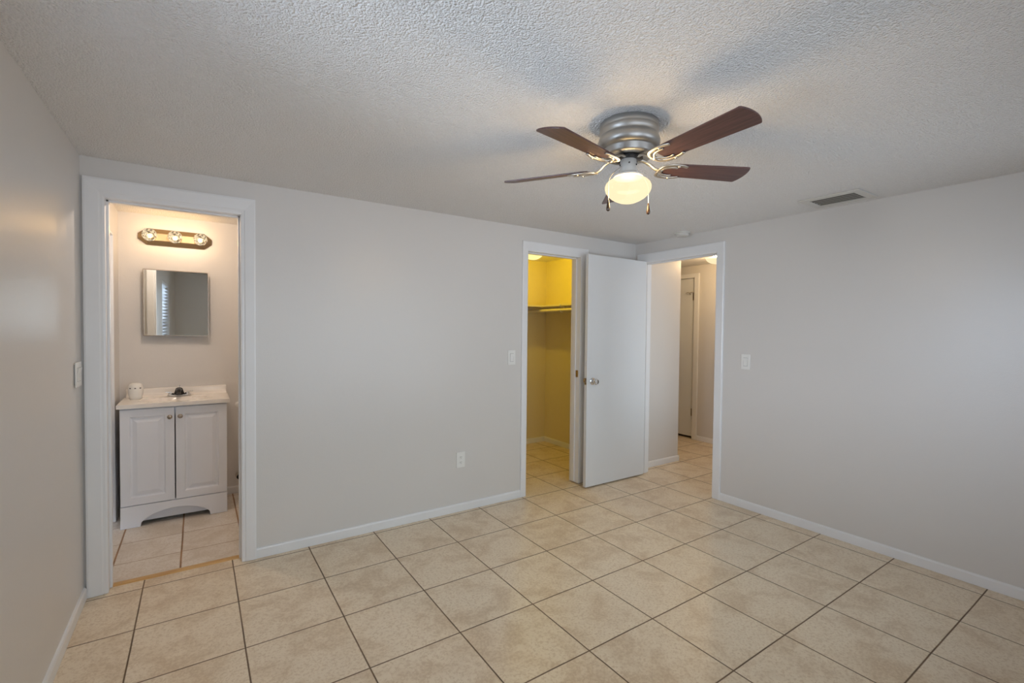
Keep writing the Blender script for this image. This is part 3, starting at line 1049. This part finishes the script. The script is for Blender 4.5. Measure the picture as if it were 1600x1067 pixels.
def panel_door(x0, x1, z0, z1, yf, th):
    bm = nb()
    rings = [(0, th), (0, 0.002), (0.002, 0.0), (0.052, 0.0), (0.055, 0.005), (0.060, 0.0115), (0.066, 0.012), (0.090, 0.0025), (0.092, 0.0015)]
    vs = []
    for ins, dp in rings:
        vs.append([bm.verts.new(p) for p in ((x0 + ins, yf + dp, z0 + ins), (x1 - ins, yf + dp, z0 + ins), (x1 - ins, yf + dp, z1 - ins), (x0 + ins, yf + dp, z1 - ins))])
    for a, b in zip(vs, vs[1:]):
        for i in range(4):
            j = (i + 1) % 4
            bm.faces.new([a[i], a[j], b[j], b[i]])
    bm.faces.new(vs[0][::-1])
    bm.faces.new(vs[-1])
    return bm


for (x0, x1, kx) in ((VXA + 0.001, 0.3465, 0.320), (0.3535, VXB - 0.001, 0.381)):
    dr = obj('door', panel_door(x0, x1, 0.157, 0.818, VF - 0.001, 0.018), 'vanity', van)
    bm = nb()
    lathe(bm, 0, 0, [(0.0, 0.0), (0.008, 0.0), (0.0065, 0.004), (0.006, 0.010), (0.012, 0.014), (0.0155, 0.019), (0.0145, 0.024), (0.008, 0.027), (0.0, 0.0275)], 24, M=axis_m((0, -1, 0), (kx, VF - 0.001, 0.752)))
    obj('knob', bm, 'bronze', dr, smooth=True, label='round aged nickel knob')

# vanity top with moulded basin and backsplash
tp = thing('countertop', 'white cultured marble vanity top with oval basin and backsplash', 'countertop', (0.355, 1.13, 0.828))
X0, X1, Y0, Y1, Z0, Z1 = 0.030, 0.684, 0.903, BB - 0.002, 0.828, 0.855
bm = nb()
nx, ny = 66, 46
g = []
for j in range(ny + 1):
    row = []
    for i in range(nx + 1):
        x = X0 + (X1 - X0) * i / nx
        y = Y0 + (Y1 - Y0) * j / ny
        e = math.sqrt(((x - 0.357) / 0.215) ** 2 + ((y - 1.085) / 0.118) ** 2)
        z = Z1
        if e < 1.0:
            s_ = 1 - e
            z = Z1 - 0.100 * (1 - (1 - min(1, s_ * 1.5)) ** 2.6)
        elif e < 1.12:
            z = Z1 - 0.0
        row.append(bm.verts.new((x, y, z)))
    g.append(row)
for j in range(ny):
    for i in range(nx):
        bm.faces.new([g[j][i], g[j][i + 1], g[j + 1][i + 1], g[j + 1][i]])
rim = [g[0][i] for i in range(nx + 1)] + [g[j][nx] for j in range(1, ny + 1)] + [g[ny][i] for i in range(nx - 1, -1, -1)] + [g[j][0] for j in range(ny - 1, 0, -1)]
lowv = [bm.verts.new((v.co.x, v.co.y, Z0)) for v in rim]
for i in range(len(rim)):
    j = (i + 1) % len(rim)
    bm.faces.new([rim[i], lowv[i], lowv[j], rim[j]])
obj('basin_top', bm, 'marble', tp, smooth=True, autosmooth=40)
bm = nb()
pts = [(Y1, Z1 - 0.002), (Y1 - 0.052, Z1 - 0.002), (Y1 - 0.050, Z1 + 0.001), (Y1 - 0.040, Z1 + 0.004), (Y1 - 0.031, Z1 + 0.012), (Y1 - 0.026, Z1 + 0.024), (Y1 - 0.024, 0.906), (Y1 - 0.021, 0.913), (Y1 - 0.016, 0.916), (Y1, 0.916)]
prism(bm, [(X0 + 0.012, y, z) for y, z in pts], (X1 - X0 - 0.016, 0, 0))
obj('backsplash', bm, 'marble', tp)
bm = nb()
lathe(bm, 0.357, 1.085, [(0.0, 0.7585), (0.018, 0.7585), (0.020, 0.7570), (0.020, 0.7545), (0.0, 0.7545)], 24)
obj('drain', bm, 'chrome', tp, smooth=True, autosmooth=40, label='chrome drain')

# faucet
fc = thing('faucet', 'low chrome two handle bathroom faucet on the vanity top', 'faucet', (0.366, 1.262, 0.855))
bm = nb()
n = 32
pts = []
for i in range(n):
    an = 2 * PI * i / n
    sx = 0.052 if math.cos(an) > 0 else -0.052
    pts.append((0.366 + sx + 0.024 * math.cos(an), 1.262 + 0.026 * math.sin(an), 0.8552))
prism(bm, pts, (0, 0, 0.012))
obj('base_plate', bm, 'chrome', fc, bevel=0.004, seg=3)
bm = nb()
lathe(bm, 0.366, 1.262, [(0.0, 0.866), (0.034, 0.866), (0.033, 0.878), (0.028, 0.892), (0.024, 0.905), (0.021, 0.913), (0.012, 0.919), (0.0, 0.920)], 32)
tube(bm, smooth_path([(0.366, 1.262, 0.898), (0.366, 1.225, 0.905), (0.366, 1.185, 0.900), (0.366, 1.160, 0.886)], 6), [0.020, 0.020, 0.0195, 0.019, 0.0185, 0.018, 0.0175, 0.017, 0.017, 0.0165, 0.016, 0.0155, 0.015, 0.0145, 0.014, 0.014, 0.0135, 0.013, 0.013], 16, 0.8)
obj('spout', bm, 'blackmetal', fc, smooth=True, autosmooth=50, label='chrome spout body with its dark reflections painted in')  # black metal stands in for the dark reflections in the chrome
for sg in (-1, 1):
    bm = nb()
    hx = 0.366 + sg * 0.052
    lathe(bm, hx, 1.262, [(0.0, 0.866), (0.019, 0.866), (0.018, 0.874), (0.015, 0.880), (0.0, 0.883)], 20)
    tube(bm, [(hx - sg * 0.006, 1.262, 0.884), (hx + sg * 0.020, 1.260, 0.887), (hx + sg * 0.036, 1.257, 0.889)], [0.009, 0.008, 0.0075], 12, 0.6)
    obj('handle', bm, 'chrome', fc, smooth=True, autosmooth=50)
bm = nb()
lathe(bm, 0.366, 1.292, [(0.0, 0.866), (0.0025, 0.866), (0.0025, 0.926), (0.006, 0.928), (0.006, 0.934), (0.0, 0.936)], 12)
obj('pop_up_rod', bm, 'chrome', fc, smooth=True, autosmooth=40)

# air freshener
af = thing('air_freshener', 'white egg shaped air freshener on the left corner of the vanity top', 'air freshener', (0.107, 1.218, 0.855))
bm = nb()
lathe(bm, 0.107, 1.218, [(0.0, 0.8552), (0.032, 0.8552), (0.035, 0.858), (0.041, 0.878), (0.0455, 0.905), (0.0465, 0.924), (0.0455, 0.928), (0.0, 0.928)], 36)
obj('body', bm, 'plastic', af, smooth=True, autosmooth=50)
bm = nb()
lathe(bm, 0.107, 1.218, [(0.0, 0.928), (0.0455, 0.928), (0.0445, 0.940), (0.041, 0.955), (0.034, 0.966), (0.022, 0.972), (0.0, 0.974)], 36)
cap = obj('cap', bm, 'plastic', af, smooth=True, autosmooth=50)
for an in (-2.25, -1.55, -0.85):
    bm = nb()
    for q in range(6):
        a0, a1 = an - 0.13 + 0.26 * q / 6, an - 0.13 + 0.26 * (q + 1) / 6
        r_ = 0.0462
        hh = 0.0028 * math.sin(PI * (q + 0.5) / 6) + 0.0008
        vv = [bm.verts.new((0.107 + r_ * math.cos(t_), 1.218 + r_ * math.sin(t_), z_)) for t_, z_ in ((a0, 0.937 - hh), (a1, 0.937 - hh), (a1, 0.937 + hh), (a0, 0.937 + hh))]
        wv = [bm.verts.new((0.107 + (r_ - 0.006) * math.cos(t_), 1.218 + (r_ - 0.006) * math.sin(t_), z_)) for t_, z_ in ((a0, 0.937 - hh), (a1, 0.937 - hh), (a1, 0.937 + hh), (a0, 0.937 + hh))]
        bm.faces.new(vv)
        bm.faces.new(wv[::-1])
        for i in range(4):
            bm.faces.new([vv[i], wv[i], wv[(i + 1) % 4], vv[(i + 1) % 4]])
    obj('vent_slot', bm, 'dark', cap, label='dark vent slot')

# medicine cabinet with mirror, door a hair out of square
DEL = math.radians(1.2)
mc = thing('medicine_cabinet', 'square frameless mirror cabinet on the bathroom wall above the vanity', 'mirror', (0.354, BB, 1.32))
CD = 0.045                                    # how far the cabinet stands out of the wall
obj('cabinet_box', boxes((0.156, 0.545, BB - CD, BB - 0.0005, 1.326, 1.810)), 'chrome', mc)
MX0, MX1, MZ0, MZ1 = 0.150, 0.559, 1.319, 1.818
MY = BB - CD - 0.0095
RM = Matrix.Translation((MX0, MY, 0)) @ Matrix.Rotation(-DEL, 4, 'Z') @ Matrix.Translation((-MX0, -MY, 0))
bm = boxes((MX0, MX1, MY - 0.006, MY, MZ0, MZ1))
bm.transform(RM)
md = obj('mirror_door', bm, 'mirror', mc, label='mirror glass')
bm = nb()
for b in ((MX0 - 0.003, MX0 + 0.003, MZ0 - 0.003, MZ1 + 0.003), (MX1 - 0.003, MX1 + 0.003, MZ0 - 0.003, MZ1 + 0.003), (MX0 + 0.003, MX1 - 0.003, MZ0 - 0.003, MZ0 + 0.003), (MX0 + 0.003, MX1 - 0.003, MZ1 - 0.003, MZ1 + 0.003)):
    box(bm, b[0], b[1], MY - 0.009, MY + 0.001, b[2], b[3])
bm.transform(RM)
obj('frame', bm, 'bronze', md, label='thin dull metal edge trim')

# vanity light bar
LX0, LX1, LZ, LH = 0.116, 0.586, 2.071, 0.062
vl = thing('vanity_light', 'brass toned light bar with angled edges and three clear globe bulbs above the mirror', 'wall light', ((LX0 + LX1) / 2, BB, LZ))
bm = nb()


def octo(ins, y, cut):
    a, b, c, d = LX0 + ins, LX1 - ins, LZ - LH + ins, LZ + LH - ins
    return [(a + cut, y, c), (b - cut, y, c), (b, y, c + cut * 0.8), (b, y, d - cut * 0.8), (b - cut, y, d), (a + cut, y, d), (a, y, d - cut * 0.8), (a, y, c + cut * 0.8)]


rg = [[bm.verts.new(p) for p in octo(i_, y_, c_)] for i_, y_, c_ in ((0, BB - 0.0005, 0.052), (0, BB - 0.008, 0.052), (0.004, BB - 0.012, 0.050), (0.033, BB - 0.030, 0.026), (0.037, BB - 0.031, 0.024))]
for a, b in zip(rg, rg[1:]):
    for i in range(8):
        j = (i + 1) % 8
        bm.faces.new([a[i], a[j], b[j], b[i]])
bm.faces.new(rg[0][::-1])
bm.faces.new(rg[-1])
MAT['champagne'] = plain('champagne_metal', (0.36, 0.27, 0.165), 0.45, 1.0, var=0.04, scale=40)
obj('back_plate', bm, 'champagne', vl, bevel=0.001)
for bx in (0.192, 0.347, 0.508):
    bm = nb()
    lathe(bm, 0, 0, [(0.0, 0.0), (0.026, 0.0), (0.026, 0.012), (0.022, 0.016), (0.020, 0.030), (0.0, 0.030)], 24, M=axis_m((0, -1, 0), (bx, BB - 0.031, LZ)))
    so_ = obj('socket', bm, 'champagne', vl, smooth=True, autosmooth=45)
    bm = nb()
    rb, cy_ = 0.047, BB - 0.031 - 0.030 - 0.044
    pr = [(0.014, -0.046)]
    for q in range(3, 25):
        an = -PI / 2 + PI * q / 24
        pr.append((rb * math.cos(an) if q < 24 else 0.0, rb * math.sin(an)))
    lathe(bm, 0, 0, pr, 32, M=axis_m((0, -1, 0), (bx, cy_, LZ)))
    bu = obj('bulb', bm, 'bulb', vl, smooth=True, label='lit clear globe bulb', origin=(bx, cy_, LZ))
    bm = nb()
    tube(bm, [(bx - 0.006, cy_ + 0.035, LZ), (bx - 0.010, cy_ + 0.004, LZ + 0.004), (bx, cy_ - 0.006, LZ - 0.003), (bx + 0.010, cy_ + 0.004, LZ + 0.004), (bx + 0.006, cy_ + 0.035, LZ)], 0.0022, 6)
    obj('filament', bm, 'filament', bu, smooth=True)
    lamp('vanity_bulb_lamp', (bx, cy_ - 0.004, LZ), P_BATH, (1.0, 0.62, 0.28), 0.012)

# things half hidden behind the right casing of the bathroom doorway
ph = thing('paper_holder', 'white wall holder right of the vanity, mostly hidden by the door casing', 'paper holder', (0.835, BB, 0.74))
for x in (0.764, 0.892):
    bm = nb()
    lathe(bm, 0, 0, [(0.0, 0.0), (0.022, 0.0), (0.022, 0.006), (0.014, 0.012), (0.012, 0.050), (0.016, 0.056), (0.016, 0.066), (0.0, 0.070)], 20, M=axis_m((0, -1, 0), (x, BB - 0.0003, 0.745)))
    obj('post', bm, 'plastic', ph, smooth=True, autosmooth=45)
bm = nb()
tube(bm, [(0.764, BB - 0.058, 0.745), (0.892, BB - 0.058, 0.745)], 0.011, 14)
obj('roller', bm, 'plastic', ph, smooth=True, autosmooth=45)
sv = thing('shutoff_valve', 'small dark water shutoff valve low on the bathroom wall', 'valve', (0.785, BB, 0.150))
bm = nb()
lathe(bm, 0, 0, [(0.0, 0.0), (0.026, 0.0), (0.022, 0.006), (0.010, 0.008), (0.010, 0.050), (0.0, 0.050)], 20, M=axis_m((0, -1, 0), (0.768, BB - 0.0003, 0.150)))
obj('pipe_stub', bm, 'nickel', sv, smooth=True, autosmooth=40)
bm = nb()
lathe(bm, 0, 0, [(0.0, 0.0), (0.012, 0.0), (0.013, 0.010), (0.020, 0.014), (0.020, 0.022), (0.0, 0.024)], 20, M=axis_m((0, -1, 0), (0.768, BB - 0.050, 0.150)))
obj('valve_handle', bm, 'blackmetal', sv, smooth=True, autosmooth=40)
bm = nb()
tube(bm, smooth_path([(0.768, BB - 0.035, 0.155), (0.775, BB - 0.036, 0.25), (0.81, BB - 0.04, 0.36), (0.86, BB - 0.05, 0.45)], 6), 0.005, 8)
obj('supply_hose', bm, 'nickel', sv, smooth=True)

# ------------------------------------------------------------------ closet: L shaped shelf, rod, lamp
SZ, SD = 1.660, 0.300
sh = thing('closet_shelf', 'L shaped white shelf on cleats high in the yellow closet', 'shelf', (CRX, CB, SZ))
MAT['shelf'] = plain('shelf_paint', (0.72, 0.66, 0.48), 0.45, var=0.02)
obj('side_board', boxes((CRX - SD, CRX - 0.0005, BT + 0.004, CB - 0.0005, SZ, SZ + 0.018)), 'shelf', sh, bevel=0.0015)
obj('back_board', boxes((2.302, CRX - SD - 0.001, CB - SD, CB - 0.0005, SZ, SZ + 0.018)), 'shelf', sh, bevel=0.0015)
obj('cleat', boxes((CRX - 0.019, CRX - 0.0005, BT + 0.004, CB - 0.02, SZ - 0.065, SZ - 0.0005)), 'shelf', sh)
obj('cleat', boxes((2.302, CRX - 0.020, CB - 0.019, CB - 0.0005, SZ - 0.065, SZ - 0.0005)), 'shelf', sh)
rd = thing('closet_rod', 'pale round hanging rod under the closet shelf with a bracket', 'closet rod', (CRX - 0.284, 0.8, SZ - 0.045))
bm = nb()
tube(bm, [(CRX - 0.284, BT + 0.001, SZ - 0.045), (CRX - 0.284, CB - 0.0195, SZ - 0.045)], 0.0165, 18)
obj('rod', bm, 'shelf', rd, smooth=True, autosmooth=45)
bm = nb()
y_ = 0.82
tube(bm, [(CRX - 0.210, y_, SZ - 0.0065), (CRX - 0.304, y_, SZ - 0.0065), (CRX - 0.308, y_, SZ + 0.024)], 0.006, 8)
tube(bm, [(CRX - 0.250, y_, SZ - 0.0065), (CRX - 0.256, y_, SZ - 0.040)], 0.005, 8)
tube(bm, smooth_path([(CRX - 0.256, y_, SZ - 0.038), (CRX - 0.264, y_, SZ - 0.060), (CRX - 0.284, y_, SZ - 0.067), (CRX - 0.302, y_, SZ - 0.058), (CRX - 0.307, y_, SZ - 0.036)], 5), 0.0045, 8)
obj('bracket', bm, 'plastic', rd, smooth=True, label='white metal shelf and rod bracket')


def ceiling_lamp(name, label, x, y, r, mat, power, color, ring):
    t = thing(name, label, 'ceiling light', (x, y, H))
    bm = nb()
    lathe(bm, x, y, [(0.0, H), (r, H), (r, H - 0.012), (r * 0.93, H - 0.024), (r * 0.88, H - 0.028), (0.0, H - 0.028)], 40)
    obj('base_ring', bm, ring, t, smooth=True, autosmooth=40)
    bm = nb()
    R0 = r * 0.87
    pr = [(R0 * math.cos(a_ * PI / 20), H - 0.028 - r * 0.62 * math.sin(a_ * PI / 20)) for a_ in range(0, 10)] + [(0.0, H - 0.028 - r * 0.62)]
    lathe(bm, x, y, pr, 40)
    for f in list(bm.faces):
        if len(f.verts) > 4:
            bm.faces.remove(f)
    obj('glass_dome', bm, mat, t, smooth=True, label='glowing glass dome')
    lamp(name + '_lamp', (x, y, H - 0.028 - r * 0.33), power, color, r * 0.22)
    return t


ceiling_lamp('bathroom_fill_light', 'added unseen dome light inside the bathroom doorway, brightening the vanity', 0.42, 0.42, 0.100, 'opal_fill', P_BFILL, (1.0, 0.80, 0.64), 'nickel')  # added fill lamp, out of view, to lift the vanity and bathroom floor
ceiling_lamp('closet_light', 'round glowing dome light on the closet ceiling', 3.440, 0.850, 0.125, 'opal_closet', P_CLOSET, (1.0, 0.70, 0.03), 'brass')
ceiling_lamp('hall_light', 'glowing dome light with nickel ring on the hall ceiling', 5.205, -0.130, 0.125, 'opal_hall', P_HALL, (1.0, 0.68, 0.35), 'nickel')
